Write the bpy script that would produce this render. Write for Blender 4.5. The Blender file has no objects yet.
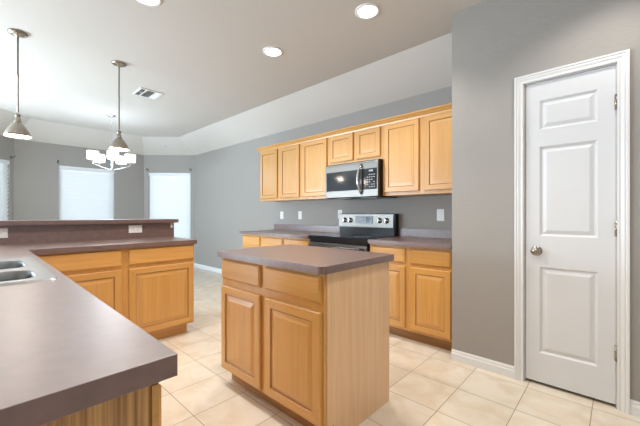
import bpy, bmesh, math, random
from mathutils import Vector, Matrix
random.seed(7)
C = bpy.context.scene.collection
SC = bpy.context.scene
PI = math.pi
R = math.radians

# ------------------------------------------------------------------ camera, world, exposure, fill lights
cam_d = bpy.data.cameras.new('camera')
cam_d.sensor_width = 36.0
cam_d.lens = 18.0
cam_d.shift_y = 1.2 / 640
cam_d.clip_start = 0.02
cam = bpy.data.objects.new('camera', cam_d)
C.objects.link(cam)
cam.location = (0, 0, 1.152)
cam.rotation_euler = (R(90), 0, R(43))
SC.camera = cam
SC.view_settings.view_transform = 'Standard'
SC.view_settings.look = 'None'
SC.view_settings.gamma = 1
SC.view_settings.exposure = 0.12
SC.view_settings.use_curve_mapping = False

world = bpy.data.worlds.new('sky')
SC.world = world
world.use_nodes = True
bg = world.node_tree.nodes['Background']
bg.inputs['Color'].default_value = (0.80, 0.91, 1.0, 1)
bg.inputs['Strength'].default_value = 7.4

FILL_COL = (0.90, 0.95, 1.0)
def area(name, loc, rot, sx, sy, energy, color=FILL_COL):
    d = bpy.data.lights.new(name, 'AREA')
    d.shape = 'RECTANGLE'
    d.size = sx; d.size_y = sy
    d.energy = energy; d.color = color
    o = bpy.data.objects.new(name, d)
    o.location = loc; o.rotation_euler = rot
    C.objects.link(o)
    return o
# added fill lights at solid walls, standing in for assumed living-room windows
area('fill_light_south', (-5.35, -3.30, 1.35), (R(116), 0, 0), 2.6, 1.9, 300, (0.66, 0.84, 1.0))
area('fill_light_south', (-0.2, -3.48, 1.35), (R(90), 0, 0), 2.4, 1.7, 22, (1.0, 0.95, 0.88))
area('fill_light_east', (1.98, 0.2, 1.40), (R(90), 0, R(90)), 2.0, 1.6, 9, (0.92, 0.93, 1.0))
area('fill_light_west', (-6.55, -2.0, 1.10), (R(112), 0, R(-90)), 1.8, 2.0, 290, (0.72, 0.87, 1.0))

CAN_W, PEND_W, CHAND_W = 63, 5, 4.0

# ------------------------------------------------------------------ materials
def new_mat(name):
    m = bpy.data.materials.new(name)
    m.use_nodes = True
    nt = m.node_tree
    return m, nt, nt.nodes['Principled BSDF']
def N(nt, t, **kw):
    n = nt.nodes.new(t)
    for k, v in kw.items(): setattr(n, k, v)
    return n
def simple(name, col, rough=0.5, metal=0.0, spec=0.5, var=0.0, scale=20, bump=0.0, bscale=200):
    m, nt, p = new_mat(name)
    p.inputs['Base Color'].default_value = (*col, 1)
    p.inputs['Roughness'].default_value = rough
    p.inputs['Metallic'].default_value = metal
    p.inputs['Specular IOR Level'].default_value = spec
    tc = N(nt, 'ShaderNodeTexCoord')
    if var:
        no = N(nt, 'ShaderNodeTexNoise'); no.inputs['Scale'].default_value = scale; no.inputs['Detail'].default_value = 4
        nt.links.new(tc.outputs['Object'], no.inputs['Vector'])
        r = N(nt, 'ShaderNodeValToRGB')
        r.color_ramp.elements[0].position = 0.3; r.color_ramp.elements[1].position = 0.7
        r.color_ramp.elements[0].color = (*[c * (1 - var) for c in col], 1)
        r.color_ramp.elements[1].color = (*[min(1, c * (1 + var)) for c in col], 1)
        nt.links.new(no.outputs['Fac'], r.inputs['Fac'])
        nt.links.new(r.outputs['Color'], p.inputs['Base Color'])
    if bump:
        n2 = N(nt, 'ShaderNodeTexNoise'); n2.inputs['Scale'].default_value = bscale; n2.inputs['Detail'].default_value = 3
        nt.links.new(tc.outputs['Object'], n2.inputs['Vector'])
        b = N(nt, 'ShaderNodeBump'); b.inputs['Strength'].default_value = bump; b.inputs['Distance'].default_value = 0.002
        nt.links.new(n2.outputs['Fac'], b.inputs['Height'])
        nt.links.new(b.outputs['Normal'], p.inputs['Normal'])
    return m
def oak(name, horiz, light, dark, rough=0.36, freq=34):
    m, nt, p = new_mat(name)
    tc = N(nt, 'ShaderNodeTexCoord'); oi = N(nt, 'ShaderNodeObjectInfo')
    mul = N(nt, 'ShaderNodeMath', operation='MULTIPLY'); mul.inputs[1].default_value = 17.0
    nt.links.new(oi.outputs['Random'], mul.inputs[0])
    add = N(nt, 'ShaderNodeVectorMath', operation='ADD')
    nt.links.new(tc.outputs['Object'], add.inputs[0]); nt.links.new(mul.outputs[0], add.inputs[1])
    mp = N(nt, 'ShaderNodeMapping')
    mp.inputs['Scale'].default_value = (1.3, 1.3, freq) if horiz else (freq, freq, 1.3)
    nt.links.new(add.outputs[0], mp.inputs['Vector'])
    n1 = N(nt, 'ShaderNodeTexNoise'); n1.inputs['Scale'].default_value = 1.0; n1.inputs['Detail'].default_value = 5; n1.inputs['Distortion'].default_value = 0.7
    nt.links.new(mp.outputs[0], n1.inputs['Vector'])
    mp2 = N(nt, 'ShaderNodeMapping')
    mp2.inputs['Scale'].default_value = (4, 4, 160) if horiz else (160, 160, 4)
    nt.links.new(add.outputs[0], mp2.inputs['Vector'])
    n2 = N(nt, 'ShaderNodeTexNoise'); n2.inputs['Scale'].default_value = 1.0; n2.inputs['Detail'].default_value = 2
    nt.links.new(mp2.outputs[0], n2.inputs['Vector'])
    mix = N(nt, 'ShaderNodeMath', operation='MULTIPLY_ADD'); mix.inputs[1].default_value = 0.28
    nt.links.new(n2.outputs['Fac'], mix.inputs[0])
    m2 = N(nt, 'ShaderNodeMath', operation='MULTIPLY'); m2.inputs[1].default_value = 0.72
    nt.links.new(n1.outputs['Fac'], m2.inputs[0]); nt.links.new(m2.outputs[0], mix.inputs[2])
    r = N(nt, 'ShaderNodeValToRGB')
    r.color_ramp.elements[0].position = 0.36; r.color_ramp.elements[1].position = 0.60
    r.color_ramp.elements[0].color = (*dark, 1); r.color_ramp.elements[1].color = (*light, 1)
    nt.links.new(mix.outputs[0], r.inputs['Fac'])
    hv = N(nt, 'ShaderNodeHueSaturation')
    mr = N(nt, 'ShaderNodeMapRange'); mr.inputs['To Min'].default_value = 0.94; mr.inputs['To Max'].default_value = 1.06
    nt.links.new(oi.outputs['Random'], mr.inputs['Value']); nt.links.new(mr.outputs[0], hv.inputs['Value'])
    nt.links.new(r.outputs['Color'], hv.inputs['Color']); nt.links.new(hv.outputs[0], p.inputs['Base Color'])
    p.inputs['Roughness'].default_value = rough
    p.inputs['Coat Weight'].default_value = 0.5; p.inputs['Coat Roughness'].default_value = 0.28
    b = N(nt, 'ShaderNodeBump'); b.inputs['Strength'].default_value = 0.12; b.inputs['Distance'].default_value = 0.001
    nt.links.new(n2.outputs['Fac'], b.inputs['Height']); nt.links.new(b.outputs['Normal'], p.inputs['Normal'])
    return m
def emis(name, col, strength):
    m, nt, p = new_mat(name)
    p.inputs['Base Color'].default_value = (0.9, 0.9, 0.9, 1)
    p.inputs['Emission Color'].default_value = (*col, 1)
    p.inputs['Emission Strength'].default_value = strength
    return m

OAK_L, OAK_D = (0.64, 0.335, 0.094), (0.565, 0.280, 0.070)
GRV_L, GRV_D = (0.40, 0.185, 0.052), (0.33, 0.145, 0.038)
M_oakv = oak('honey_oak_vertical', False, OAK_L, OAK_D)
M_oakh = oak('honey_oak_horizontal', True, OAK_L, OAK_D)
M_groove = oak('oak_stained_groove', True, GRV_L, GRV_D, 0.5)
M_ven = oak('oak_veneer_panel', False, (0.79, 0.51, 0.285), (0.71, 0.44, 0.230), 0.45)
M_open = oak('open_grain_oak', False, (0.66, 0.36, 0.12), (0.28, 0.12, 0.032), 0.5, 95)
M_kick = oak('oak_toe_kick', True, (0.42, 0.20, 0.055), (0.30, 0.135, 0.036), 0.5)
M_wall = simple('greige_wall_paint', (0.332, 0.313, 0.292), 0.62, spec=0.35, bump=0.8, bscale=70)
M_ceil = simple('ceiling_paint', (0.60, 0.565, 0.525), 0.85, spec=0.2, bump=0.25, bscale=120)
M_trim = simple('white_trim_paint', (0.73, 0.735, 0.74), 0.35)
M_door = simple('white_door_paint', (0.67, 0.68, 0.70), 0.38)
M_plast = simple('white_plastic', (0.82, 0.82, 0.82), 0.4)
M_slotd = simple('dark_slot', (0.05, 0.05, 0.05), 0.6)
M_lam = simple('brown_laminate', (0.145, 0.079, 0.068), 0.40, spec=0.6, var=0.16, scale=28)
M_lam.node_tree.nodes['Principled BSDF'].inputs['Coat Weight'].default_value = 1.0
M_lam.node_tree.nodes['Principled BSDF'].inputs['Coat Roughness'].default_value = 0.37
M_lam.node_tree.nodes['Principled BSDF'].inputs['Coat IOR'].default_value = 1.62
M_steel = simple('brushed_stainless_steel', (0.165, 0.155, 0.142), 0.34, metal=1.0, var=0.05, scale=60)
M_sink = simple('sink_steel', (0.42, 0.43, 0.44), 0.36, metal=1.0)
M_bowl = simple('shaded_bowl_steel', (0.24, 0.25, 0.26), 0.42, metal=1.0)  # darker than the rim steel: shade inside the bowls put into the colour
M_nick = simple('brushed_nickel', (0.36, 0.32, 0.27), 0.22, metal=1.0)
M_chrome = simple('satin_chrome', (0.72, 0.71, 0.69), 0.2, metal=1.0)
M_black = simple('black_enamel', (0.010, 0.010, 0.012), 0.3, spec=0.25)
M_glassk = simple('black_glass', (0.012, 0.016, 0.021), 0.10, spec=0.35)
M_disp = simple('grey_display', (0.16, 0.17, 0.19), 0.2)
M_mark = simple('pale_button_marks', (0.35, 0.37, 0.40), 0.5)
M_dark = simple('dark_bronze', (0.07, 0.065, 0.06), 0.5)
M_vent = simple('vent_white_metal', (0.72, 0.72, 0.71), 0.5)
M_ventd = simple('vent_duct_shadow', (0.10, 0.10, 0.095), 0.8)
M_bulb = emis('lit_bulb', (1.0, 0.95, 0.87), 30)
M_pbulb = emis('warm_lit_bulb', (1.0, 0.87, 0.66), 8)
M_shade = emis('lit_frosted_glass_shade', (1.0, 0.90, 0.74), 1.0)
M_shin = simple('pendant_shade_lining', (0.85, 0.83, 0.78), 0.4)

def mk_blind():
    m, nt, p = new_mat('white_blind_slat')
    p.inputs['Base Color'].default_value = (0.86, 0.87, 0.88, 1); p.inputs['Roughness'].default_value = 0.5
    tr = N(nt, 'ShaderNodeBsdfTranslucent'); tr.inputs['Color'].default_value = (0.85, 0.88, 0.9, 1)
    mx = N(nt, 'ShaderNodeMixShader'); mx.inputs[0].default_value = 0.27
    out = nt.nodes['Material Output']
    nt.links.new(p.outputs[0], mx.inputs[1]); nt.links.new(tr.outputs[0], mx.inputs[2]); nt.links.new(mx.outputs[0], out.inputs['Surface'])
    return m
M_blind = mk_blind()
def mk_pane():
    m = bpy.data.materials.new('window_glass'); m.use_nodes = True
    nt = m.node_tree; nt.nodes.clear()
    out = N(nt, 'ShaderNodeOutputMaterial'); t = N(nt, 'ShaderNodeBsdfTransparent'); g = N(nt, 'ShaderNodeBsdfGlossy')
    g.inputs['Roughness'].default_value = 0.02
    f = N(nt, 'ShaderNodeFresnel'); f.inputs['IOR'].default_value = 1.45
    mx = N(nt, 'ShaderNodeMixShader')
    nt.links.new(f.outputs[0], mx.inputs[0]); nt.links.new(t.outputs[0], mx.inputs[1]); nt.links.new(g.outputs[0], mx.inputs[2])
    nt.links.new(mx.outputs[0], out.inputs['Surface'])
    return m
M_pane = mk_pane()
def mk_floor():
    m, nt, p = new_mat('cream_ceramic_tile')
    tc = N(nt, 'ShaderNodeTexCoord'); mp = N(nt, 'ShaderNodeMapping')
    mp.inputs['Location'].default_value = (0.446 + 0.332 * 40, -0.845 + 0.33 * 40, 0)
    nt.links.new(tc.outputs['Object'], mp.inputs['Vector'])
    br = N(nt, 'ShaderNodeTexBrick'); br.offset = 0.0; br.squash = 1.0
    br.inputs['Scale'].default_value = 1.0; br.inputs['Mortar Size'].default_value = 0.0028; br.inputs['Mortar Smooth'].default_value = 0.3
    br.inputs['Brick Width'].default_value = 0.332; br.inputs['Row Height'].default_value = 0.33
    br.inputs['Color1'].default_value = (0.0, 0.0, 0.0, 1); br.inputs['Color2'].default_value = (1, 1, 1, 1); br.inputs['Mortar'].default_value = (0.5, 0.5, 0.5, 1)
    nt.links.new(mp.outputs[0], br.inputs['Vector'])
    no = N(nt, 'ShaderNodeTexNoise'); no.inputs['Scale'].default_value = 6.5; no.inputs['Detail'].default_value = 6; no.inputs['Distortion'].default_value = 0.6
    shift = N(nt, 'ShaderNodeVectorMath', operation='MULTIPLY_ADD'); shift.inputs[1].default_value = (5, 5, 5)
    nt.links.new(br.outputs['Color'], shift.inputs[0]); nt.links.new(tc.outputs['Object'], shift.inputs[2])
    nt.links.new(shift.outputs[0], no.inputs['Vector'])
    r = N(nt, 'ShaderNodeValToRGB')
    r.color_ramp.elements[0].position = 0.30; r.color_ramp.elements[0].color = (0.66, 0.555, 0.425, 1)
    r.color_ramp.elements[1].position = 0.62; r.color_ramp.elements[1].color = (0.735, 0.665, 0.56, 1)
    nt.links.new(no.outputs['Fac'], r.inputs['Fac'])
    hv = N(nt, 'ShaderNodeHueSaturation'); mr = N(nt, 'ShaderNodeMapRange'); mr.inputs['To Min'].default_value = 0.96; mr.inputs['To Max'].default_value = 1.04
    nt.links.new(br.outputs['Color'], mr.inputs['Value']); nt.links.new(mr.outputs[0], hv.inputs['Value']); nt.links.new(r.outputs['Color'], hv.inputs['Color'])
    mx = N(nt, 'ShaderNodeMix', data_type='RGBA')
    nt.links.new(br.outputs['Fac'], mx.inputs['Factor']); nt.links.new(hv.outputs[0], mx.inputs['A']); mx.inputs['B'].default_value = (0.33, 0.255, 0.185, 1)
    nt.links.new(mx.outputs['Result'], p.inputs['Base Color'])
    rr = N(nt, 'ShaderNodeMapRange'); rr.inputs['To Min'].default_value = 0.24; rr.inputs['To Max'].default_value = 0.8
    nt.links.new(br.outputs['Fac'], rr.inputs['Value']); nt.links.new(rr.outputs[0], p.inputs['Roughness'])
    b = N(nt, 'ShaderNodeBump'); b.inputs['Strength'].default_value = 0.5; b.inputs['Distance'].default_value = 0.002; b.invert = True
    nt.links.new(br.outputs['Fac'], b.inputs['Height']); nt.links.new(b.outputs['Normal'], p.inputs['Normal'])
    return m
M_floor = mk_floor()

# ------------------------------------------------------------------ mesh helpers
class MB:
    def __init__(s): s.bm = bmesh.new()
    def face(s, pts, mi=0, smooth=False):
        f = s.bm.faces.new([s.bm.verts.new(p) for p in pts]); f.material_index = mi; f.smooth = smooth; return f
    def box(s, x0, x1, y0, y1, z0, z1, mi=0, bev=0.0):
        b = bmesh.new()
        bmesh.ops.create_cube(b, size=1.0)
        for v in b.verts:
            v.co = Vector(((x0 + x1) / 2 + v.co.x * (x1 - x0), (y0 + y1) / 2 + v.co.y * (y1 - y0), (z0 + z1) / 2 + v.co.z * (z1 - z0)))
        if bev: bmesh.ops.bevel(b, geom=b.edges[:], offset=bev, segments=2, affect='EDGES', profile=0.5)
        for f in b.faces: f.material_index = mi
        s.merge(b); return s
    def merge(s, b, mat=None):
        if mat is not None: bmesh.ops.transform(b, matrix=mat, verts=b.verts[:])
        me = bpy.data.meshes.new('tmp'); b.to_mesh(me); b.free()
        s.bm.from_mesh(me); bpy.data.meshes.remove(me)
    def obox(s, o, u, v, w, mi=0):      # box from corner o spanned by u, v, w
        o, u, v, w = map(Vector, (o, u, v, w))
        P = [o, o + u, o + u + v, o + v, o + w, o + u + w, o + u + v + w, o + v + w]
        vs = [s.bm.verts.new(p) for p in P]
        for q in ((0, 3, 2, 1), (4, 5, 6, 7), (0, 1, 5, 4), (1, 2, 6, 5), (2, 3, 7, 6), (3, 0, 4, 7)):
            f = s.bm.faces.new([vs[i] for i in q]); f.material_index = mi
        return s
    def rings(s, o, u, n, w, h, rr, mi_v=0, mi_h=0, mi_c=None, groove=None):
        """panel front: rectangular loops (inset, height) on plane o + x*u + z*Z, outward n"""
        o, u, n = map(Vector, (o, u, n)); z = Vector((0, 0, 1))
        loops = []
        for (i, d) in rr:
            loops.append([s.bm.verts.new(o + u * a + z * c + n * d) for a, c in ((i, i), (w - i, i), (w - i, h - i), (i, h - i))])
        for j, (A, B) in enumerate(zip(loops, loops[1:])):
            for k in range(4):
                f = s.bm.faces.new([A[k], A[(k + 1) % 4], B[(k + 1) % 4], B[k]])
                f.material_index = (mi_h if k in (0, 2) else mi_v) if groove is None or j not in groove else 4
        f = s.bm.faces.new(loops[-1]); f.material_index = mi_v if mi_c is None else mi_c
        f = s.bm.faces.new(loops[0][::-1]); f.material_index = mi_v
        return s
    def tube(s, pts, r, seg=10, mi=0, caps=True):
        pts = [Vector(p) for p in pts]
        rs = r if isinstance(r, (list, tuple)) else [r] * len(pts)
        prev = None; ref = Vector((0.123, 0.456, 0.88)).normalized()
        loops = []
        for i, p in enumerate(pts):
            t = (pts[min(i + 1, len(pts) - 1)] - pts[max(i - 1, 0)]).normalized()
            a = t.cross(ref).normalized(); b = t.cross(a)
            loops.append([s.bm.verts.new(p + (a * math.cos(2 * PI * k / seg) + b * math.sin(2 * PI * k / seg)) * rs[i]) for k in range(seg)])
        for A, B in zip(loops, loops[1:]):
            for k in range(seg):
                f = s.bm.faces.new([A[k], A[(k + 1) % seg], B[(k + 1) % seg], B[k]]); f.smooth = True; f.material_index = mi
        if caps:
            for L in (loops[0][::-1], loops[-1]):
                f = s.bm.faces.new(L); f.material_index = mi
        return s
    def lathe(s, prof, c=(0, 0, 0), seg=32, mi=0, axis='Z', smooth=True, caps=True):
        """prof: (radius, height)"""
        c = Vector(c); loops = []
        def P(r, h, a):
            x, y = r * math.cos(a), r * math.sin(a)
            return c + {'Z': Vector((x, y, h)), 'Y': Vector((x, h, y)), 'X': Vector((h, x, y))}[axis]
        for r, h in prof:
            loops.append([s.bm.verts.new(P(max(r, 1e-4), h, 2 * PI * k / seg)) for k in range(seg)])
        for A, B in zip(loops, loops[1:]):
            for k in range(seg):
                f = s.bm.faces.new([A[k], A[(k + 1) % seg], B[(k + 1) % seg], B[k]]); f.smooth = smooth; f.material_index = mi
        if caps:
            for L in (loops[0], loops[-1]):
                f = s.bm.faces.new(L); f.material_index = mi
        return s
    def prism(s, poly, z0, z1, mi=0):
        a = [s.bm.verts.new((x, y, z0)) for x, y in poly]; b = [s.bm.verts.new((x, y, z1)) for x, y in poly]
        n = len(poly)
        for f in [s.bm.faces.new(a[::-1]), s.bm.faces.new(b)] + [s.bm.faces.new([a[k], a[(k + 1) % n], b[(k + 1) % n], b[k]]) for k in range(n)]:
            f.material_index = mi
        return s
    def cells(s, xs, ys, keep, z0, z1, mi=0):
        V = {}
        def vt(i, j, t):
            if (i, j, t) not in V: V[(i, j, t)] = s.bm.verts.new((xs[i], ys[j], z1 if t else z0))
            return V[(i, j, t)]
        for (i, j) in keep:
            fs = [s.bm.faces.new([vt(i, j, 1), vt(i + 1, j, 1), vt(i + 1, j + 1, 1), vt(i, j + 1, 1)]),
                  s.bm.faces.new([vt(i, j, 0), vt(i, j + 1, 0), vt(i + 1, j + 1, 0), vt(i + 1, j, 0)])]
            for (di, dj, a, b) in ((-1, 0, (0, 1), (0, 0)), (1, 0, (1, 0), (1, 1)), (0, -1, (0, 0), (1, 0)), (0, 1, (1, 1), (0, 1))):
                if (i + di, j + dj) not in keep:
                    A = (i + a[0], j + a[1]); B = (i + b[0], j + b[1])
                    fs.append(s.bm.faces.new([vt(*A, 0), vt(*B, 0), vt(*B, 1), vt(*A, 1)]))
            for f in fs: f.material_index = mi
        return s
    def build(s, name, mats, parent=None, bevel=0.0, at=None):
        bmesh.ops.recalc_face_normals(s.bm, faces=s.bm.faces[:])
        off = Vector((0, 0, 0))
        if parent is not None:
            q = parent
            while q is not None: off += q.location; q = q.parent
        elif at is not None: off = Vector(at)
        bmesh.ops.translate(s.bm, vec=-off, verts=s.bm.verts[:])
        me = bpy.data.meshes.new(name); s.bm.to_mesh(me); s.bm.free()
        for m in (mats if isinstance(mats, (list, tuple)) else [mats]): me.materials.append(m)
        o = bpy.data.objects.new(name, me); C.objects.link(o)
        if parent is not None: o.parent = parent
        elif at is not None: o.location = at
        if bevel:
            b = o.modifiers.new('edge_bevel', 'BEVEL'); b.width = bevel; b.segments = 2; b.limit_method = 'ANGLE'; b.angle_limit = R(50)
        return o
def tag(o, label, cat, group=None):
    o['label'] = label; o['category'] = cat
    if group: o['group'] = group
    return o
def thing(name, loc, label, cat, group=None):
    o = bpy.data.objects.new(name, None); o.empty_display_size = 0.1
    C.objects.link(o); o.location = loc
    return tag(o, label, cat, group)
def struct(o): o['kind'] = 'structure'; return o
def dup(o, loc, label, rz=None, parent=None):
    kids = [k for k in bpy.data.objects if k.parent is o]
    c = o.copy(); C.objects.link(c)
    if parent is None:
        c.location = loc; c['label'] = label
        if rz is not None: c.rotation_euler = (0, 0, rz)
    else: c.parent = parent
    for k in kids: dup(k, None, None, None, c)
    return c
def rrect(x0, x1, y0, y1, r, n=6):
    P = []
    for cx, cy, a in ((x1 - r, y0 + r, -90), (x1 - r, y1 - r, 0), (x0 + r, y1 - r, 90), (x0 + r, y0 + r, 180)):
        for k in range(n + 1):
            t = R(a + 90 * k / n); P.append((cx + r * math.cos(t), cy + r * math.sin(t)))
    return P

# ------------------------------------------------------------------ room shell
WT, CEIL, WTOP = 0.14, 2.74, 2.44
P_E, P0, P1, P2, P3, P_S = (2.0, 3.25), (-6.76, 3.25), (-7.55, 2.48), (-7.55, 0.43), (-6.75, -0.37), (-6.75, -3.5)
def wall(name, a, b, z1, openings=(), ext0=0.0, ext1=0.0, t=WT):
    """wall from a to b, room on the right-hand side of a->b ... thickness goes outwards (left)"""
    a, b = Vector((*a, 0)), Vector((*b, 0)); d = (b - a); L = d.length; d.normalize()
    n = Vector((d.y, -d.x, 0))
    us = sorted({-ext0, L + ext1, *[x for o in openings for x in o[:2]]})
    zs = sorted({0.0, z1, *[x for o in openings for x in o[2:]]})
    m = MB()
    for i in range(len(us) - 1):
        for j in range(len(zs) - 1):
            uc, zc = (us[i] + us[i + 1]) / 2, (zs[j] + zs[j + 1]) / 2
            if any(o[0] < uc < o[1] and o[2] < zc < o[3] for o in openings): continue
            m.obox(a + d * us[i] + Vector((0, 0, zs[j])), d * (us[i + 1] - us[i]), n * t, Vector((0, 0, zs[j + 1] - zs[j])))
    bmesh.ops.remove_doubles(m.bm, verts=m.bm.verts[:], dist=1e-5)
    # drop the inner faces between neighbouring blocks
    seen = {}
    for f in m.bm.faces: seen.setdefault(frozenset(v.index for v in f.verts), []).append(f)
    m.bm.verts.index_update(); seen = {}
    for f in m.bm.faces: seen.setdefault(frozenset(v.index for v in f.verts), []).append(f)
    bmesh.ops.delete(m.bm, geom=[f for fs in seen.values() if len(fs) > 1 for f in fs], context='FACES_ONLY')
    return struct(m.build(name, M_wall))
m = MB(); m.box(-8.2, 2.4, -3.9, 3.6, -0.12, 0.0)
struct(m.build('floor', M_floor))

WZ0, WZ1 = 0.56, 2.055
UR, UC, UL = (0.10, 1.005), (0.555, 1.45), (0.065, 0.965)
wall('wall_back', P_E, P0, WTOP, ext0=0.1, ext1=0.0)
wall('wall_bay_right', P0, P1, WTOP, [(UR[0], UR[1], WZ0, WZ1)], ext0=0.0, ext1=0.0)
wall('wall_bay_centre', P1, P2, WTOP, [(UC[0], UC[1], WZ0, WZ1)])
wall('wall_bay_left', P2, P3, WTOP, [(UL[0], UL[1], WZ0, WZ1)])
wall('wall_left', P3, P_S, CEIL)
wall('wall_front', P_S, (2.0, -3.5), CEIL)
wall('wall_right', (2.0, -3.5), P_E, CEIL)
# pantry walls
PY, PX = 2.575, -0.968
DX0, DX1, DZ = -0.475, -0.008, 2.045
wall('wall_pantry', (2.0, PY), (PX, PY), CEIL, [(2.0 - DX1, 2.0 - DX0, -0.001, DZ)], t=0.115)
m = MB(); m.box(PX, PX + 0.115, PY + 0.115, 3.25, 0, CEIL)
struct(m.build('wall_pantry_side', M_wall))

# ceiling: flat centre with a sloping band along the back wall and around the bay
def offset_poly(pts, d):
    res = []
    n = len(pts)
    for i in range(n):
        if i == 0 or i == n - 1:
            a, b = (pts[0], pts[1]) if i == 0 else (pts[-2], pts[-1])
            dd = (Vector(b) - Vector(a)).normalized(); nn = Vector((-dd.y, dd.x))
            res.append(Vector(pts[i]) + nn * d); continue
        d1 = (Vector(pts[i]) - Vector(pts[i - 1])).normalized(); d2 = (Vector(pts[i + 1]) - Vector(pts[i])).normalized()
        n1, n2 = Vector((-d1.y, d1.x)), Vector((-d2.y, d2.x))
        k = (n1 + n2) / (1 + n1.dot(n2))
        res.append(Vector(pts[i]) + k * d)
    return res
rim = [P_E, P0, P1, P2, P3, P_S]
inn = offset_poly(rim, 0.42)
m = MB()
for i in range(len(rim) - 1):
    m.face([(*rim[i], WTOP), (*rim[i + 1], WTOP), (*inn[i + 1], CEIL), (*inn[i], CEIL)])
m.face([(*p, CEIL) for p in inn] + [(2.0, -3.5, CEIL)])
bmesh.ops.remove_doubles(m.bm, verts=m.bm.verts[:], dist=1e-5)
# closed roof body above it
top = [m.bm.verts.new((x, y, 3.0)) for x, y in rim + [(2.0, -3.5)]]
m.bm.faces.new(top)
struct(m.build('ceiling', M_ceil))

# baseboards
def baseboard(name, a, b, h=0.083, t=0.014):
    a, b = Vector((*a, 0)), Vector((*b, 0)); d = b - a; n = Vector((d.y, -d.x, 0)).normalized()   # n: into the room
    prof = [(0, 0), (t, 0), (t, h * 0.62), (t * 0.62, h * 0.74), (t * 0.62, h * 0.86), (t * 0.25, h), (0, h)]
    m = MB()
    A = [m.bm.verts.new(a + n * p + Vector((0, 0, z))) for p, z in prof]; B = [m.bm.verts.new(b + n * p + Vector((0, 0, z))) for p, z in prof]
    k = len(prof)
    for i in range(k): m.bm.faces.new([A[i], A[(i + 1) % k], B[(i + 1) % k], B[i]])
    m.bm.faces.new(A[::-1]); m.bm.faces.new(B)
    return struct(m.build(name, M_trim))
baseboard('baseboard_back', P0, (-4.0, 3.25))
baseboard('baseboard_bay_right', P1, P0)
baseboard('baseboard_bay_centre', P2, P1)
baseboard('baseboard_bay_left', P3, P2)
baseboard('baseboard_pantry_left', (PX, PY), (DX0 - 0.056, PY))
baseboard('baseboard_pantry_right', (DX1 + 0.056, PY), (2.0, PY))

# windows of the breakfast nook, with blinds
def window(name, a, b, u0, u1, where, bkt):
    a, b = Vector((*a, 0)), Vector((*b, 0)); d = (b - a).normalized(); n = Vector((d.y, -d.x, 0))      # n: outwards
    Z = Vector((0, 0, 1)); w = u1 - u0; h = WZ1 - WZ0
    o = a + d * u0 + Z * WZ0
    f = MB(); s = 0.035
    base = o + n * 0.085
    for (uu, zz, ww, hh) in ((0, 0, w, s), (0, h - s, w, s), (0, s, s, h - 2 * s), (w - s, s, s, h - 2 * s)):
        f.obox(base + d * uu + Z * zz, d * ww, n * 0.045, Z * hh)
    fr = struct(f.build(name, M_trim))
    g = MB(); g.obox(base + n * 0.02 + d * s + Z * s, d * (w - 2 * s), n * 0.004, Z * (h - 2 * s))
    g.build('pane', M_pane, fr)
    sl = MB(); sl.obox(o - n * 0.02 - d * 0.0 + Z * 0.001, d * w, n * 0.10, Z * 0.018)
    sl.build('window_sill', M_trim, fr)
    # blind
    bl = thing('window_blind', o + d * (w / 2) + Z * (h - 0.001), f'white horizontal slat blind in the {where}', 'blind', 'breakfast nook window blinds')
    i0 = 0.006
    q = MB(); q.obox(o + d * i0 + n * 0.004 + Z * (h - 0.062), d * (w - 2 * i0), n * 0.055, Z * 0.060)
    q.build('headrail', M_blind, bl)
    q = MB(); pit = 0.069; k = 0; z = h - 0.100
    tilt = R(69)
    while z > 0.075:
        c = o + n * 0.034 + Z * z
        up = (n * math.cos(tilt) - Z * math.sin(tilt))
        nn = (Z * math.cos(tilt) + n * math.sin(tilt))
        q.obox(c + d * (i0 + 0.003) - up * 0.0495, d * (w - 2 * i0 - 0.006), up * 0.099, nn * 0.0026)
        z -= pit
    q.build('slats', M_blind, bl)
    q = MB(); q.obox(o + d * i0 + n * 0.010 + Z * 0.021, d * (w - 2 * i0), n * 0.048, Z * 0.018)
    q.build('bottom_rail', M_blind, bl)
    for t in (0.12, 0.88):
        q = MB(); q.obox(o + d * (w * t) + n * 0.0065 + Z * 0.03, d * 0.003, n * 0.002, Z * (h - 0.09))
        q.build('lift_cord', M_blind, bl)
    for side, lab in bkt:
        p = a + d * (u0 - 0.012 if side == 0 else u1 + 0.012) + Z * (WZ1 + 0.062)
        br = thing('curtain_bracket', p, lab, 'bracket', 'curtain rod brackets')
        q = MB(); q.obox(p - d * 0.011 - Z * 0.025, d * 0.022, -n * 0.004, Z * 0.05); q.build('back_plate', M_dark, br)
        q = MB(); q.tube([p - n * 0.004, p - n * 0.055, p - n * 0.066 + Z * 0.012, p - n * 0.066 + Z * 0.026], 0.007, 8); q.build('hook', M_dark, br)
window('window_3', P0, P1, *UR, 'right window of the nook, beside the long grey wall',
       [(0, 'dark curtain bracket at the upper right corner of the right nook window'), (1, 'dark curtain bracket at the upper left corner of the right nook window')])
window('window_2', P1, P2, *UC, 'middle window of the nook, behind the chandelier',
       [(1, 'dark curtain bracket at the upper left corner of the middle nook window')])
window('window_1', P2, P3, *UL, 'left window of the nook, cut by the photo edge',
       [(0, 'dark curtain bracket at the upper right corner of the leftmost nook window')])
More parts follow.
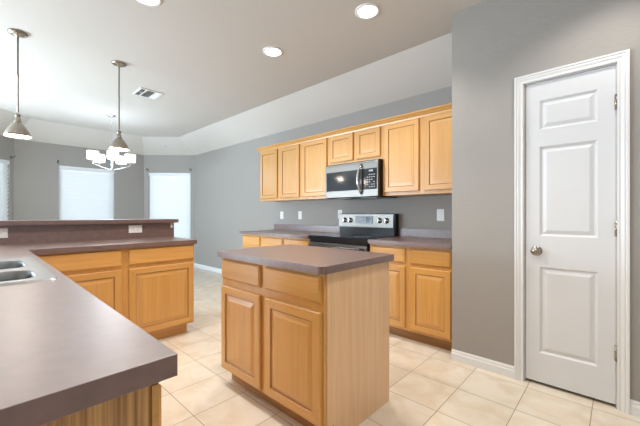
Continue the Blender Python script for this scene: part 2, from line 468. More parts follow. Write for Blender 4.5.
# added frames on solid walls around the fill lights, no openings behind
def plain_frame(name, x0, x1, y0, y1, z0, z1):
    m = MB(); s = 0.05
    if y1 - y0 < x1 - x0:
        for k in (0, 0.5, 1):
            xx = x0 + (x1 - x0 - s) * k; m.box(xx, xx + s, y0, y1, z0, z1)
        for z in (z0, z1 - s): m.box(x0 + s, x1 - s, y0 + .001, y1 - .001, z, z + s)
    else:
        for k in (0, 0.5, 1):
            yy = y0 + (y1 - y0 - s) * k; m.box(x0, x1, yy, yy + s, z0, z1)
        for z in (z0, z1 - s): m.box(x0 + .001, x1 - .001, y0 + s, y1 - s, z, z + s)
    return struct(m.build(name, M_trim))
plain_frame('fill_frame_4', -6.6, -3.9, -3.50, -3.46, 0.5, 2.2)
plain_frame('fill_frame_5', -1.4, 1.0, -3.50, -3.46, 0.5, 2.2)
plain_frame('fill_frame_6', 1.96, 2.0, -0.8, 1.2, 0.6, 2.2)
plain_frame('fill_frame_7', -6.75, -6.71, -2.9, -1.1, 0.02, 2.1)

# ------------------------------------------------------------------ pantry door
dr = bpy.data.objects.new('door_1', None); C.objects.link(dr); dr.location = (DX0, PY, 0); struct(dr)
X0, X1, Z0, Z1 = DX0 + 0.006, DX1 - 0.004, 0.022, DZ - 0.006
YF = PY + 0.012
m = MB()
m.box(X0, X1, YF + 0.012, YF + 0.035, Z0, Z1)
pans = [(-0.392, -0.094, 1.722, 1.917), (-0.389, -0.093, 1.006, 1.607), (-0.387, -0.086, 0.219, 0.798)]
# front skin: stiles, rails and moulded panels
xs = sorted({X0, X1}); px0, px1 = -0.389, -0.092
zc = [Z0, 0.219, 0.798, 1.006, 1.607, 1.720, 1.917, Z1]
def skin(x0, x1, z0, z1): m.box(x0, x1, YF, YF + 0.0125, z0, z1)
skin(X0, px0, Z0, Z1); skin(px1, X1, Z0, Z1)
for k in (0, 2, 4, 6): skin(px0, px1, zc[k], zc[k + 1])
for k in (1, 3, 5):
    w, h = px1 - px0, zc[k + 1] - zc[k]
    m.rings((px0, YF, zc[k]), (1, 0, 0), (0, -1, 0), w, h, [(0, -0.012), (0, 0.0), (0.004, -0.004), (0.012, -0.0118), (0.018, -0.0118), (0.038, -0.003), (0.041, -0.0025)])
m.build('door_slab', M_door, dr)
kc = Vector((-0.405, YF, 0.905))
m = MB(); m.lathe([(0.0, 0.002), (0.033, 0.002), (0.033, -0.004), (0.026, -0.010), (0.012, -0.012), (0.011, -0.030), (0.020, -0.036), (0.027, -0.046), (0.027, -0.054), (0.020, -0.063), (0.0, -0.066)], kc, 24, 0, 'Y')
m.build('knob', M_nick, dr)
for hz in (0.33, 1.065, 1.815):
    m = MB(); m.tube([(DX1 - 0.001, PY - 0.002, hz - 0.045), (DX1 - 0.001, PY - 0.002, hz + 0.045)], 0.0065, 10)
    m.box(DX1 - 0.009, DX1 - 0.004, YF - 0.0015, YF + 0.001, hz - 0.044, hz + 0.044)
    m.build('hinge', M_nick, dr)
m = MB(); m.box(DX0 - 0.001, DX0 + 0.0035, PY + 0.006, PY + 0.011, 0.865, 0.945); m.build('strike_plate', M_nick, dr)
# jamb and moulded casing
m = MB()
m.box(DX0 - 0.001, DX0 + 0.0025, PY + 0.001, PY + 0.114, 0, DZ); m.box(DX1 - 0.0025, DX1 + 0.001, PY + 0.001, PY + 0.114, 0, DZ)
m.box(DX0, DX1, PY + 0.001, PY + 0.114, DZ - 0.003, DZ + 0.0005)
struct(m.build('trim_2', M_trim))
m = MB()
prof = [(0.003, 0), (0.003, 0.010), (0.010, 0.012), (0.016, 0.010), (0.020, 0.010), (0.034, 0.016), (0.040, 0.014), (0.046, 0.019), (0.056, 0.019), (0.056, 0)]
loops = []
for (cx, cz, sx, sz) in ((DX0, 0, -1, 0), (DX0, DZ, -1, 1), (DX1, DZ, 1, 1), (DX1, 0, 1, 0)):
    loops.append([m.bm.verts.new((cx + sx * a, PY - t, cz + sz * a)) for a, t in prof])
for A, B in zip(loops, loops[1:]):
    for k in range(len(prof)): m.bm.faces.new([A[k], A[(k + 1) % len(prof)], B[(k + 1) % len(prof)], B[k]])
m.bm.faces.new(loops[0]); m.bm.faces.new(loops[-1])
struct(m.build('trim_1', M_trim))

# ------------------------------------------------------------------ cabinets
OAK = [M_oakv, M_oakh, M_ven, M_kick, M_groove, M_open]
RAISED = [(0, 0), (0, 0.013), (0.005, 0.019), (0.050, 0.019), (0.0535, 0.0115), (0.0575, 0.0105), (0.086, 0.0175), (0.090, 0.018)]
SLAB = [(0, 0), (0, 0.011), (0.010, 0.019)]
RAISED_U = RAISED[:3] + [(0.050, 0.019), (0.054, 0.0125), (0.0585, 0.0122), (0.086, 0.0140), (0.090, 0.0142)]
def front(name, root, o, u, n, w, h, slab=False, pr=RAISED):
    m = MB()
    if slab: m.rings(o, u, n, w, h, SLAB, 1, 1, 1)
    else: m.rings(o, u, n, w, h, pr, 0, 1, 0, (3, 4))
    return m.build(name, OAK, root)
ZT = 0.866      # top of every base cabinet body
def shell(root, x0, x1, y0, y1, z0, z1, ends=2, top=True, t=0.018):
    """open-backed box of panels, so that a sink bowl can hang inside"""
    m = MB()
    m.box(x0, x0 + t, y0, y1, z0, z1, ends); m.box(x1 - t, x1, y0, y1, z0, z1, ends)
    m.box(x0 + t, x1 - t, y0, y0 + t, z0, z1, 0); m.box(x0 + t, x1 - t, y1 - t, y1, z0, z1, 0)
    m.box(x0 + t, x1 - t, y0 + t, y1 - t, z0, z0 + t, 1)
    if top: m.box(x0 + t, x1 - t, y0 + t, y1 - t, z1 - t, z1, 1)
    return m.build('body', OAK, root)

# --- kitchen island
IX0, IX1, IY0, IY1 = -1.975, -1.040, 1.145, 1.735
isl = thing('kitchen_island', ((IX0 + IX1) / 2, (IY0 + IY1) / 2, 0), 'oak kitchen island cabinet with two doors standing alone on the tile', 'cabinet')
m = MB()
m.box(IX0, IX1, IY0, IY1, 0.105, ZT, 0)
m.box(IX1 - 0.0005, IX1 + 0.004, IY0 + 0.07, IY1 + 0.004, 0.0, ZT - 0.0005, 2)       # veneer end skin, to the floor behind the toe notch
m.box(IX1 - 0.0005, IX1 + 0.004, IY0 + 0.018, IY0 + 0.07, 0.104, ZT - 0.0005, 2)
m.box(IX0 - 0.004, IX0 + 0.0005, IY0 + 0.07, IY1 + 0.004, 0.0, ZT - 0.0005, 2)
m.box(IX0 - 0.004, IX0 + 0.0005, IY0 + 0.018, IY0 + 0.07, 0.104, ZT - 0.0005, 2)
m.build('body', OAK, isl)
for ya in (IY0 + 0.07, IY1 - 0.015):
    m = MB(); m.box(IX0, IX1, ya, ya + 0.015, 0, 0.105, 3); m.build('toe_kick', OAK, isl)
for (a, b) in ((-1.966, -1.537), (-1.487, -1.053)):
    front('door', isl, (a, IY0, 0.118), (1, 0, 0), (0, -1, 0), b - a, 0.556)
    front('drawer', isl, (a, IY0, 0.722), (1, 0, 0), (0, -1, 0), b - a, 0.128, True)
# little floor batten beside the toe kick
def counter_prism(name, poly, z0=ZT, z1=0.905):
    m = MB(); m.prism(poly, z0, z1); return m
def rpoly(x0, x1, y0, y1, r4, n=8):
    """rectangle with its own radius on each corner: (x1,y0),(x1,y1),(x0,y1),(x0,y0)"""
    P = []
    for (cx, cy, a, r) in ((x1, y0, -90, r4[0]), (x1, y1, 0, r4[1]), (x0, y1, 90, r4[2]), (x0, y0, 180, r4[3])):
        sx = -1 if cx == x1 else 1; sy = 1 if cy == y0 else -1
        for k in range(n + 1):
            t = R(a + 90 * k / n); P.append((cx + sx * r + r * math.cos(t), cy + sy * r + r * math.sin(t)))
    return P
m = counter_prism('x', rpoly(-1.985, -1.012, 1.103, 1.765, (0.035, 0.012, 0.012, 0.012)))
tag(m.build('island_countertop', M_lam, bevel=0.002), 'brown laminate countertop lying on the kitchen island', 'countertop')

# --- base cabinets along the back wall
BY = 2.650
def base_back(name, x0, x1, spans, label, group):
    r = thing(name, ((x0 + x1) / 2, 2.95, 0), label, 'cabinet', group)
    m = MB(); m.box(x0, x1, BY, 3.235, 0.10, ZT, 0); m.build('body', OAK, r)
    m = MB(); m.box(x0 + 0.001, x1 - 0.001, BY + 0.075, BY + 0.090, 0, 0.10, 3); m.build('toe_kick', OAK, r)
    for a, b in spans:
        front('door', r, (a, BY, 0.124), (1, 0, 0), (0, -1, 0), b - a, 0.557)
        front('drawer', r, (a, BY, 0.712), (1, 0, 0), (0, -1, 0), b - a, 0.132, True)
    return r
base_back('base_cabinet', -1.795, -0.988, [(-1.775, -1.408), (-1.357, -1.000)], 'oak base cabinet between the range and the pantry wall', 'base cabinets along the back wall')
base_back('base_cabinet', -3.085, -2.622, [(-3.068, -2.645)], 'single door oak base cabinet touching the left side of the range', 'base cabinets along the back wall')
base_back('base_cabinet', -4.010, -3.087, [(-3.995, -3.585), (-3.527, -3.108)], 'oak base cabinet at the left end of the back wall counter', 'base cabinets along the back wall')
def back_counter(x0, x1, label, left_end=False):
    r = thing('back_countertop', ((x0 + x1) / 2, 2.93, ZT), label, 'countertop', 'back wall countertops')
    m = MB(); m.box(x0, x1, 2.607, 3.248, ZT, 0.905); m.build('worktop', M_lam, r, bevel=0.002)
    m = MB(); m.box(x0 + (0.02 if left_end else 0), x1, 3.229, 3.249, 0.905, 0.997); m.build('backsplash', M_lam, r, bevel=0.002)
back_counter(-1.795, -0.987, 'brown laminate countertop on the right of the range')
back_counter(-4.035, -2.622, 'brown laminate countertop on the left of the range', True)

# --- upper cabinets
UY, UZ0, UZ1 = 2.940, 1.347, 2.112
def upper(name, x0, x1, spans, label, z0=UZ0):
    r = thing(name, ((x0 + x1) / 2, 3.1, z0), label, 'cabinet', 'upper cabinets')
    m = MB(); m.box(x0, x1, UY, 3.248, z0, UZ1, 0); m.build('body', OAK, r)
    dz = z0 + 0.033
    for a, b in spans: front('door', r, (a, UY, dz), (1, 0, 0), (0, -1, 0), b - a, 2.085 - dz, pr=RAISED_U)
    return r
upper('upper_cabinet', -3.982, -3.082, [(-3.963, -3.567), (-3.500, -3.108)], 'two door oak upper cabinet at the left end of the row')
upper('upper_cabinet', -3.081, -2.592, [(-3.050, -2.617)], 'single door oak upper cabinet just left of the microwave')
upper('upper_cabinet', -2.591, -1.829, [(-2.568, -2.215), (-2.170, -1.855)], 'short two door oak upper cabinet right above the microwave', 1.738)
upper('upper_cabinet', -1.828, -0.988, [(-1.803, -1.416), (-1.362, -1.002)], 'tall two door oak upper cabinet between microwave and pantry wall')
m = MB()
prof = [(0.0, 2.088), (0.010, 2.088), (0.014, 2.104), (0.026, 2.116), (0.036, 2.130), (0.046, 2.134), (0.046, 2.148), (0.0, 2.148)]
ya = UY - 0.0005; xa = -3.9825
loops = [[m.bm.verts.new((-0.988, ya - p, z)) for p, z in prof], [m.bm.verts.new((xa - p, ya - p, z)) for p, z in prof], [m.bm.verts.new((xa - p, 3.247, z)) for p, z in prof]]
for A, B in zip(loops, loops[1:]):
    for k in range(len(prof)): m.bm.faces.new([A[k], A[(k + 1) % len(prof)], B[(k + 1) % len(prof)], B[k]]).material_index = 1
m.bm.faces.new(loops[0]); m.bm.faces.new(loops[-1])
tag(m.build('cabinet_crown', OAK, at=(-2.5, 2.95, 2.088)), 'oak crown moulding along the top of the upper cabinets', 'moulding')

# --- peninsula: near leg with the sink, far leg towards the nook
FX = -3.022      # face of far leg
far = thing('peninsula_cabinet', (-3.3, 0.85, 0), 'oak base cabinet of the peninsula end, facing the island', 'cabinet', 'peninsula cabinets')
m = MB(); m.box(-3.622, FX, 0.205, 1.440, 0.105, ZT, 0); m.build('body', OAK, far)
m = MB(); m.box(-3.110, -3.095, 0.21, 1.405, 0, 0.105, 1); m.build('toe_kick', OAK, far)
m = MB(); m.box(-3.60, -3.111, 1.39, 1.405, 0, 0.105, 1); m.build('toe_kick', OAK, far)
for a, b in ((0.262, 0.818), (0.872, 1.430)):
    front('door', far, (FX, a, 0.118), (0, 1, 0), (1, 0, 0), b - a, 0.573)
    front('drawer', far, (FX, a, 0.723), (0, 1, 0), (1, 0, 0), b - a, 0.131, True)
NY = 0.207
near = thing('peninsula_cabinet', (-1.05, -0.1, 0), 'oak base cabinet at the near end of the sink counter, nearest the camera', 'cabinet', 'peninsula cabinets')
m = MB(); m.box(-1.50, -0.598, -0.385, NY, 0.105, ZT, 0); m.box(-0.5985, -0.588, -0.385, 0.200, 0.0, ZT - 0.0005, 5); m.build('body', OAK, near)
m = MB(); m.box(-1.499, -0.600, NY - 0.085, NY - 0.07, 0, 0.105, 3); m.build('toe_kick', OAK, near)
for a, b in ((-1.485, -1.075), (-1.025, -0.590)):
    front('door', near, (b, NY, 0.118), (-1, 0, 0), (0, 1, 0), b - a, 0.573)
    front('drawer', near, (b, NY, 0.723), (-1, 0, 0), (0, 1, 0), b - a, 0.131, True)
snk = thing('peninsula_cabinet', (-2.0, -0.1, 0), 'oak sink base cabinet under the double steel sink', 'cabinet', 'peninsula cabinets')
shell(snk, -2.62, -1.502, -0.385, NY, 0.105, ZT, 0, top=False)
m = MB(); m.box(-2.619, -1.503, NY - 0.085, NY - 0.07, 0, 0.105, 3); m.build('toe_kick', OAK, snk)
for a, b in ((-2.60, -2.085), (-2.04, -1.52)):
    front('door', snk, (b, NY, 0.118), (-1, 0, 0), (0, 1, 0), b - a, 0.573)
    front('drawer', snk, (b, NY, 0.723), (-1, 0, 0), (0, 1, 0), b - a, 0.131, True)
pt = thing('peninsula_countertop', (-2.2, 0.0, ZT), 'large brown laminate counter with the sink, filling the lower left', 'countertop')
m = MB()
xs = [-3.625, -2.992, -2.370, -1.580, -0.571]; ys = [-0.42, -0.325, 0.182, 0.243, 1.458]
keep = {(i, j) for i in range(4) for j in range(3)} | {(0, 3)}
keep -= {(2, 1)}
m.cells(xs, ys, keep, ZT, 0.905)
m.build('worktop', M_lam, pt, bevel=0.0012)
m = MB(); m.box(-3.6445, -3.625, -0.42, 1.500, 0.880, 1.060); m.build('backsplash', M_lam, pt, bevel=0.002)
m = MB(); m.box(-3.780, -3.645, -0.42, 1.500, 0, 1.060); struct(m.build('wall_bar', M_wall))
m = MB(); m.prism(rpoly(-4.02, -3.583, -0.46, 1.540, (0.01, 0.02, 0.06, 0.02)), 1.060, 1.098)
tag(m.build('bar_top', M_lam, bevel=0.002), 'narrow brown laminate raised bar ledge in front of the windows', 'countertop')
m = MB(); m.lathe([(0.0, 0.0), (0.014, 0.0), (0.014, 0.010), (0.0, 0.013)], (-3.6248, 1.47, 1.015), 16, 0, 'X'); m.box(-3.6247, -3.617, 1.463, 1.477, 1.02, 1.05)
tag(m.build('wall_clip', M_plast, at=(-3.6248, 1.47, 1.015)), 'tiny white clip at the right end of the bar backsplash', 'clip')

# --- sink
sk = thing('kitchen_sink', (-2.05, -0.08, 0.905), 'stainless steel double bowl sink set in the peninsula counter', 'sink')
bowls = [(-1.850, -1.600, -0.30, 0.160), (-2.270, -1.955, -0.30, 0.160)]
m = MB()
outer = rrect(-2.420, -1.555, -0.365, 0.207, 0.018, 5)
holes = [rrect(*b, 0.07, 8) for b in bowls]
zt = 0.9135
edges = []
def ring(pts, z):
    vs = [m.bm.verts.new((x, y, z)) for x, y in pts]
    return vs
def loop_edges(vs): return [m.bm.edges.new((vs[i], vs[(i + 1) % len(vs)])) for i in range(len(vs))]
o1 = ring(outer, zt)
inner_rings = [ring(h, zt) for h in holes]
edges = loop_edges(o1)
for r_ in inner_rings: edges += loop_edges(r_)
bmesh.ops.triangle_fill(m.bm, use_beauty=True, edges=edges)
o0 = ring([(x * 1.0 + (0.004 if x > -2.0 else -0.004), y + (0.004 if y > -0.1 else -0.004)) for x, y in outer], 0.9052)
for k in range(len(o1)): m.bm.faces.new([o1[k], o0[k], o0[(k + 1) % len(o0)], o1[(k + 1) % len(o1)]])
m.build('rim', M_sink, sk)
for b in bowls:
    q = MB(); L = []
    for (ins, z, rad) in ((-0.002, zt + 0.0008, 0.067), (0.004, zt - 0.004, 0.061), (0.008, zt - 0.03, 0.057), (0.014, 0.745, 0.05), (0.03, 0.728, 0.04), (0.10, 0.722, 0.02)):
        L.append([q.bm.verts.new((x, y, z)) for x, y in rrect(b[0] + ins, b[1] - ins, b[2] + ins, b[3] - ins, rad, 8)])
    for A, B in zip(L, L[1:]):
        n_ = len(A)
        for k in range(n_):
            f = q.bm.faces.new([A[k], A[(k + 1) % n_], B[(k + 1) % n_], B[k]]); f.smooth = True
    q.bm.faces.new(L[-1])
    bo = q.build('bowl', M_bowl, sk)
    cx, cy = (b[0] + b[1]) / 2, (b[2] + b[3]) / 2
    q = MB(); q.lathe([(0.045, 0.7225), (0.045, 0.7255), (0.036, 0.7255), (0.030, 0.723), (0.0, 0.723)], (cx, cy, 0), 20); q.build('drain', M_chrome, bo)

# ------------------------------------------------------------------ range
RX0, RX1 = -2.612, -1.808
rg = thing('kitchen_range', ((RX0 + RX1) / 2, 2.95, 0), 'stainless steel and black glass electric range on the back wall', 'range')
m = MB(); m.box(RX0, RX1, 2.66, 3.235, 0.03, 0.895, 0); m.build('body', M_black, rg)
m = MB(); m.box(RX0 + 0.002, RX1 - 0.002, 2.615, 3.17, 0.895, 0.912, bev=0.004); m.build('cooktop', M_glassk, rg)
ct = rg.children[-1] if rg.children else None
for (bx, by, br) in ((-2.42, 2.80, 0.105), (-2.00, 2.80, 0.085), (-2.42, 3.04, 0.08), (-2.00, 3.04, 0.10)):
    m = MB(); m.lathe([(br, 0.9121), (br, 0.9126), (br - 0.004, 0.9126), (br - 0.004, 0.9121)], (bx, by, 0), 40, caps=False)
    m.build('burner_ring', M_disp, rg)
m = MB(); m.box(RX0 + 0.002, RX1 - 0.002, 2.620, 2.66, 0.838, 0.895, bev=0.004); m.build('front_rail', M_glassk, rg)
od = None
m = MB(); m.box(RX0 + 0.004, RX1 - 0.004, 2.615, 2.66, 0.300, 0.834, bev=0.005); od = m.build('oven_door', M_steel, rg)
m = MB(); m.box(RX0 + 0.13, RX1 - 0.13, 2.612, 2.6155, 0.40, 0.70); m.build('oven_window', M_glassk, od)
m = MB(); m.tube([(RX0 + 0.05, 2.566, 0.800), (RX1 - 0.05, 2.566, 0.800)], 0.013, 14)
for x in (RX0 + 0.07, RX1 - 0.07): m.tube([(x, 2.566, 0.800), (x, 2.617, 0.800)], 0.009, 10)
m.build('handle', M_steel, od)
m = MB(); m.box(RX0 + 0.004, RX1 - 0.004, 2.617, 2.66, 0.085, 0.293, bev=0.005); m.build('storage_drawer', M_steel, rg)
for fx in (RX0 + 0.05, RX1 - 0.05):
    for fy in (2.72, 3.18):
        m = MB(); m.lathe([(0.018, 0.0), (0.018, 0.012), (0.010, 0.014), (0.010, 0.032)], (fx, fy, 0), 12); m.build('foot', M_black, rg)
# back guard: black housing, stainless control fascia tipped back a little
m = MB(); m.box(RX0, RX1, 3.165, 3.238, 0.895, 1.158, bev=0.006)
m.box(RX0 + 0.012, RX1 - 0.012, 3.155, 3.166, 0.912, 0.992)
m.build('back_guard', M_black, rg)
m = MB()
m.obox((RX0 + 0.002, 3.148, 0.996), (RX1 - RX0 - 0.02, 0, 0), (0, 0.008, 0.158), (0, 0.014, 0))
fa = m.build('control_panel', M_steel, rg, bevel=0.003)
for kx in (-2.513, -2.425, -2.005, -1.912):
    m = MB(); c = Vector((kx, 3.152, 1.078))
    m.lathe([(0.029, 0.0), (0.029, -0.006), (0.022, -0.009), (0.020, -0.028), (0.0, -0.030)], c, 20, 0, 'Y')
    m.box(kx - 0.005, kx + 0.005, 3.112, 3.124, 1.060, 1.098)
    m.build('knob', M_chrome, fa)
    m = MB(); m.lathe([(0.034, 0.0005), (0.034, -0.0015), (0.029, -0.0018)], c, 24, 0, 'Y', caps=True); m.build('knob_ring', M_steel, fa)
m = MB(); m.obox((-2.352, 3.1465, 1.040), (0.255, 0, 0), (0, 0.0046, 0.092), (0, 0.005, 0)); m.build('display', M_disp, fa)
for i in range(5):
    for j in range(2):
        m = MB(); m.obox((-2.335 + i * 0.026, 3.1455 + 0.002 * j, 1.056 + j * 0.036), (0.018, 0, 0), (0, 0.0006, 0.014), (0, 0.001, 0))
        m.build('button', M_mark, fa)
m = MB(); m.obox((-2.19, 3.1452, 1.056), (0.085, 0, 0), (0, 0.0030, 0.060), (0, 0.002, 0)); m.build('clock_window', M_glassk, fa)

# ------------------------------------------------------------------ microwave
MX0, MX1, MZ0, MZ1 = -2.573, -1.831, 1.336, 1.736
mw = thing('microwave_oven', ((MX0 + MX1) / 2, 3.05, MZ0), 'stainless steel over the range microwave hung under short oak cabinet', 'microwave')
m = MB(); m.box(MX0 + 0.002, MX1 - 0.002, 2.885, 3.247, MZ0, MZ1, bev=0.003); m.build('body', M_black, mw)
m = MB(); m.box(MX0, MX1, 2.852, 2.886, MZ0 + 0.004, MZ1 - 0.010, bev=0.006); fdoor = m.build('front', M_steel, mw)
m = MB(); m.box(MX0 + 0.022, -2.042, 2.8495, 2.853, 1.418, 1.640, bev=0.001); m.build('window', M_glassk, fdoor)
m = MB(); m.box(-2.036, -1.846, 2.8495, 2.853, 1.418, 1.642, bev=0.001); m.build('control_panel', M_glassk, fdoor)
m = MB(); m.box(-1.945, -1.895, 2.8485, 2.8496, 1.607, 1.625); m.build('clock_display', M_mark, fdoor)
for i in range(4):
    for j in range(6):
        if (i * 7 + j * 3) % 5 == 0: continue
        m = MB(); m.box(-1.972 + i * 0.028, -1.955 + i * 0.028, 2.8486, 2.8496, 1.440 + j * 0.026, 1.449 + j * 0.026)
        m.build('button', M_mark, fdoor)
m = MB(); pts = []
for k in range(13):
    t = k / 12; pts.append((-2.040 - 0.020 * math.sin(PI * t), 2.853 - 0.052 * math.sin(PI * t) ** 0.6 if 0 < k < 12 else 2.853, 1.372 + 0.318 * t))
m.tube(pts, 0.013, 12); m.build('handle', M_chrome, fdoor)
m = MB()
for i in range(14): m.box(MX0 + 0.06 + i * 0.046, MX0 + 0.09 + i * 0.046, 2.8515, 2.8530, 1.701, 1.708)
m.build('vent_slots', M_slotd, fdoor)
for gx in (MX0 + 0.08, MX1 - 0.30):
    m = MB(); m.box(gx, gx + 0.22, 2.95, 3.15, MZ0 - 0.003, MZ0 + 0.001); m.build('grease_filter', M_steel, mw)

# ------------------------------------------------------------------ wall plates
def outlet(loc, rz, label, w=0.074, h=0.118, horizontal=False, switch=False, group='wall outlets'):
    r = thing('wall_switch' if switch else 'wall_outlet', (0, 0, 0), label, 'switch' if switch else 'outlet', None if switch else group)
    if horizontal: w, h = h, w
    m = MB(); m.rings((-w / 2, 0, -h / 2), (1, 0, 0), (0, -1, 0), w, h, [(0, 0), (0, 0.003), (0.004, 0.006)]); m.build('cover_plate', M_plast, r)
    if switch:
        m = MB(); m.box(-0.017, 0.017, -0.0085, -0.005, -0.034, 0.034, bev=0.001); m.build('rocker', M_plast, r)
    else:
        for s in (-1, 1):
            cx, cz = (s * 0.0205, 0) if horizontal else (0, s * 0.0205)
            m = MB(); m.box(cx - 0.0145, cx + 0.0145, -0.0078, -0.005, cz - 0.0145, cz + 0.0145, bev=0.002); so = m.build('socket', M_plast, r)
            m = MB()
            for (a, b) in ((-0.005, 0.003), (0.005, 0.003)): m.box(cx + a - 0.001, cx + a + 0.001, -0.0081, -0.0077, cz + b - 0.004, cz + b + 0.004)
            m.box(cx - 0.002, cx + 0.002, -0.0081, -0.0077, cz - 0.009, cz - 0.005)
            m.build('slots', M_slotd, so)
    r.location = loc; r.rotation_euler = (0, 0, rz)
    return r
o1_ = outlet((-3.842, 3.2495, 1.137), 0, 'white outlet on the back wall, farthest left of the range')
dup(o1_, (-3.428, 3.2495, 1.137), 'white outlet on the back wall, second from the left end')
dup(o1_, (-2.668, 3.2495, 1.150), 'white outlet peeking out behind the top left of the range')
outlet((-1.335, 3.2495, 1.143), 0, 'white rocker switch on the wall right of the range', 0.078, 0.122, switch=True)
o2_ = outlet((-3.6248, 1.11, 1.000), R(90), 'white horizontal outlet on the bar backsplash, right of centre', 0.080, 0.124, True, group='outlets on the bar backsplash')
dup(o2_, (-3.6248, 0.11, 1.000), 'white horizontal outlet on the bar backsplash at the photo edge')

# ------------------------------------------------------------------ ceiling: recessed lights, register, pendants, chandelier
def spot(name, loc, energy, parent=None):
    d = bpy.data.lights.new(name, 'SPOT'); d.energy = energy; d.color = (1.0, 0.945, 0.87); d.spot_size = R(125); d.spot_blend = 0.55; d.shadow_soft_size = 0.06
    o = bpy.data.objects.new(name, d); C.objects.link(o); o.location = loc
    return o
def point(name, loc, energy, rad=0.03, col=(1.0, 0.90, 0.78)):
    d = bpy.data.lights.new(name, 'POINT'); d.energy = energy; d.color = col; d.shadow_soft_size = rad
    o = bpy.data.objects.new(name, d); C.objects.link(o); o.location = loc
    return o
rl = thing('recessed_light', (0, 0, 0), 'x', 'ceiling light', 'recessed ceiling lights')
m = MB(); m.lathe([(0.098, 0.0), (0.098, -0.004), (0.090, -0.008), (0.074, -0.009), (0.072, -0.003), (0.072, 0.0)], (0, 0, 0), 40, caps=False); m.build('trim_ring', M_plast, rl)
m = MB(); m.lathe([(0.072, -0.002), (0.066, -0.006), (0.045, -0.011), (0.0, -0.013)], (0, 0, 0), 32, caps=True); m.build('bulb', M_bulb, rl)
cans = [(-1.434, 2.082, 'lit round recessed ceiling light nearest the pantry wall'), (-2.466, 1.971, 'lit round recessed ceiling light between the other two in view'),
        (-2.526, 0.85, 'lit round recessed ceiling light cut by the top of the photo')]
for i, (x, y, lab) in enumerate(cans):
    if i == 0: rl.location = (x, y, CEIL); rl['label'] = lab
    else: dup(rl, (x, y, CEIL), lab)
for x, y, _ in cans: spot('ceiling_spot', (x, y, CEIL - 0.02), CAN_W)
spot('ceiling_spot', (-1.45, 0.885, CEIL - 0.02), CAN_W)
spot('ceiling_spot', (-0.25, 0.885, CEIL - 0.02), CAN_W)
spot('ceiling_spot', (0.0, 2.06, CEIL - 0.02), CAN_W * 0.55)
spot('ceiling_spot', (-2.6, -0.30, CEIL - 0.02), CAN_W * 0.8)  # added spot to brighten the far counter leg, no fixture

vx0, vx1, vy0, vy1 = -4.68, -4.37, 1.395, 1.675
vt = thing('ceiling_register', ((vx0 + vx1) / 2, (vy0 + vy1) / 2, CEIL), 'square white air vent in the ceiling beside the pendants', 'air vent')
m = MB(); s = 0.022
m.box(vx0, vx1, vy0, vy0 + s, CEIL - 0.010, CEIL - 0.0002); m.box(vx0, vx1, vy1 - s, vy1, CEIL - 0.010, CEIL - 0.0002)
m.box(vx0, vx0 + s, vy0 + s, vy1 - s, CEIL - 0.010, CEIL - 0.0002); m.box(vx1 - s, vx1, vy0 + s, vy1 - s, CEIL - 0.010, CEIL - 0.0002)
ya, yb = vy0 + 0.085, vy1 - 0.085
m.box(vx0 + s, vx1 - s, ya - 0.006, ya + 0.006, CEIL - 0.010, CEIL - 0.0002); m.box(vx0 + s, vx1 - s, yb - 0.006, yb + 0.006, CEIL - 0.010, CEIL - 0.0002)
m.box((vx0 + vx1) / 2 - 0.006, (vx0 + vx1) / 2 + 0.006, vy0 + s, ya - 0.006, CEIL - 0.010, CEIL - 0.0002)
m.build('frame', M_vent, vt)
m = MB(); m.box(vx0 + 0.01, vx1 - 0.01, vy0 + 0.01, vy1 - 0.01, CEIL - 0.0012, CEIL - 0.0006); m.build('duct_shade_sheet', M_ventd, vt)  # dark sheet under the ceiling, painted as the shaded duct behind the louvres
m = MB()
def louvre(x0, x1, y0, y1, n, alongx, tilt):
    for k in range(n):
        t = (k + 0.5) / n
        if alongx:
            y = y0 + (y1 - y0) * t
            m.obox((x0, y, CEIL - 0.0015), (x1 - x0, 0, 0), (0, tilt, -0.008), (0, 0.001, 0.0003))
        else:
            x = x0 + (x1 - x0) * t
            m.obox((x, y0, CEIL - 0.0015), (0, y1 - y0, 0), (tilt, 0, -0.008), (0.001, 0, 0.0003))
louvre(vx0 + s, vx1 - s, vy0 + s, ya - 0.006, 5, True, -0.008)
louvre(vx0 + s, vx1 - s, ya + 0.006, yb - 0.006, 12, False, 0.007)
louvre(vx0 + s, vx1 - s, yb + 0.006, vy1 - s, 5, True, 0.013)
m.build('louvres', M_vent, vt)

# pendants over the bar
pd = thing('pendant_light', (0, 0, 0), 'x', 'pendant light', 'pendants over the bar')
m = MB(); m.lathe([(0.066, 0.0), (0.068, -0.006), (0.062, -0.016), (0.040, -0.026), (0.014, -0.032), (0.008, -0.040)], (0, 0, 0), 32); m.build('canopy', M_nick, pd)
m = MB(); m.lathe([(0.0065, -0.036), (0.0065, -0.36), (0.0085, -0.36), (0.0085, -0.38), (0.0065, -0.38), (0.0065, -0.70)], (0, 0, 0), 12); m.build('rod', M_nick, pd)
m = MB(); m.lathe([(0.012, -0.710), (0.020, -0.716), (0.021, -0.730), (0.016, -0.736), (0.016, -0.748), (0.021, -0.754), (0.022, -0.775), (0.026, -0.782), (0.022, -0.790)], (0, 0, 0), 24); m.build('socket_cap', M_nick, pd)
m = MB()
so = [(0.023, -0.784), (0.033, -0.795), (0.049, -0.815), (0.064, -0.838), (0.078, -0.862), (0.087, -0.885), (0.092, -0.906)]
si = [(r - 0.003, z) for r, z in so][::-1]
m.lathe(so + [(0.090, -0.907)], (0, 0, 0), 40, 0, caps=False)
m.lathe([(0.090, -0.907)] + si, (0, 0, 0), 40, 1, caps=False)
m.build('shade', [M_nick, M_shin], pd)
m = MB(); m.lathe([(0.0, -0.800), (0.014, -0.805), (0.026, -0.825), (0.032, -0.848), (0.028, -0.870), (0.015, -0.884), (0.0, -0.888)], (0, 0, 0), 24); m.build('bulb', M_pbulb, pd)
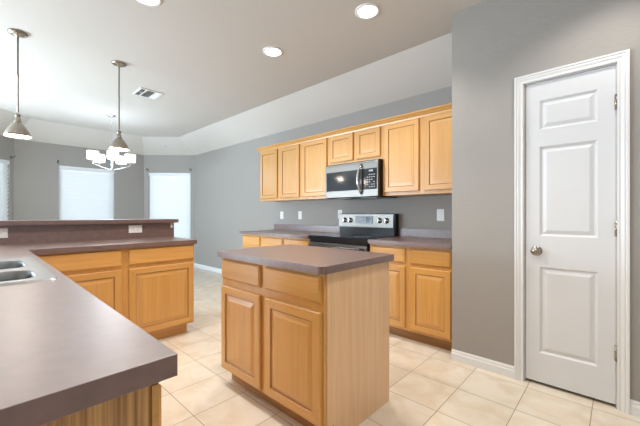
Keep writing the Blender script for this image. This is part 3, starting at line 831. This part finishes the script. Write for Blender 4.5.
pd.location = (-3.84, 0.245, CEIL); pd['label'] = 'brushed nickel pendant lamp with cone shade at the left photo edge'
dup(pd, (-3.84, 1.02, CEIL), 'brushed nickel pendant lamp with cone shade in front of the chandelier')
for y in (0.245, 1.02): point('pendant_lamp', (-3.84, y, CEIL - 0.925), PEND_W, 0.03)

# chandelier over the nook
cx, cy = -5.955, 1.477
ch = thing('chandelier', (cx, cy, CEIL), 'five light chandelier with white glass drum shades in the breakfast nook', 'chandelier')
m = MB(); m.lathe([(0.062, 0.0), (0.062, -0.010), (0.050, -0.022), (0.012, -0.028)], (cx, cy, CEIL), 28); m.build('canopy', M_chrome, ch)
m = MB(); m.tube([(cx, cy, CEIL - 0.026), (cx, cy, 1.90)], 0.006, 10); m.build('rod', M_chrome, ch)
m = MB(); m.lathe([(0.0, 1.840), (0.008, 1.845), (0.014, 1.860), (0.018, 1.875), (0.014, 1.895), (0.009, 1.925), (0.009, 1.96)], (cx, cy, 0), 20); m.build('hub', M_chrome, ch)
for k in range(5):
    a = R(62 + 72 * k)
    dx, dy = math.cos(a), math.sin(a)
    RR = 0.262; Pp = lambda r, z: (cx + dx * r, cy + dy * r, z)
    m = MB(); m.tube([Pp(0.015, 1.868), Pp(0.07, 1.874), Pp(0.14, 1.892), Pp(0.20, 1.915), Pp(0.24, 1.926), Pp(RR, 1.940), Pp(RR, 1.985)], 0.0048, 10); arm = m.build('arm', M_chrome, ch)
    m = MB(); m.lathe([(0.010, 1.975), (0.028, 1.985), (0.030, 1.992), (0.012, 1.994), (0.012, 2.020)], Pp(RR, 0), 18); m.build('candle_cup', M_chrome, arm)
    m = MB(); m.lathe([(0.020, 1.996), (0.074, 1.998), (0.079, 2.004), (0.079, 2.125), (0.075, 2.125), (0.075, 2.006), (0.020, 2.000)], Pp(RR, 0), 28, caps=False); m.build('shade', M_shade, arm)
point('chandelier_lamp', (cx, cy, 1.98), CHAND_W * 5, 0.22, (0.64, 0.81, 1.0))
m = MB(); m.lathe([(0.028, 0.004), (0.028, -0.006), (0.014, -0.012), (0.010, -0.030), (0.0, -0.032)], (0, 0, 0), 20)  # small round ceiling fitting of unknown kind
hk = m.build('ceiling_fitting', M_vent); hk.location = (-7.02, 2.714, 2.588)
tag(hk, 'tiny round fitting on the sloped ceiling above the right nook window', 'sprinkler')
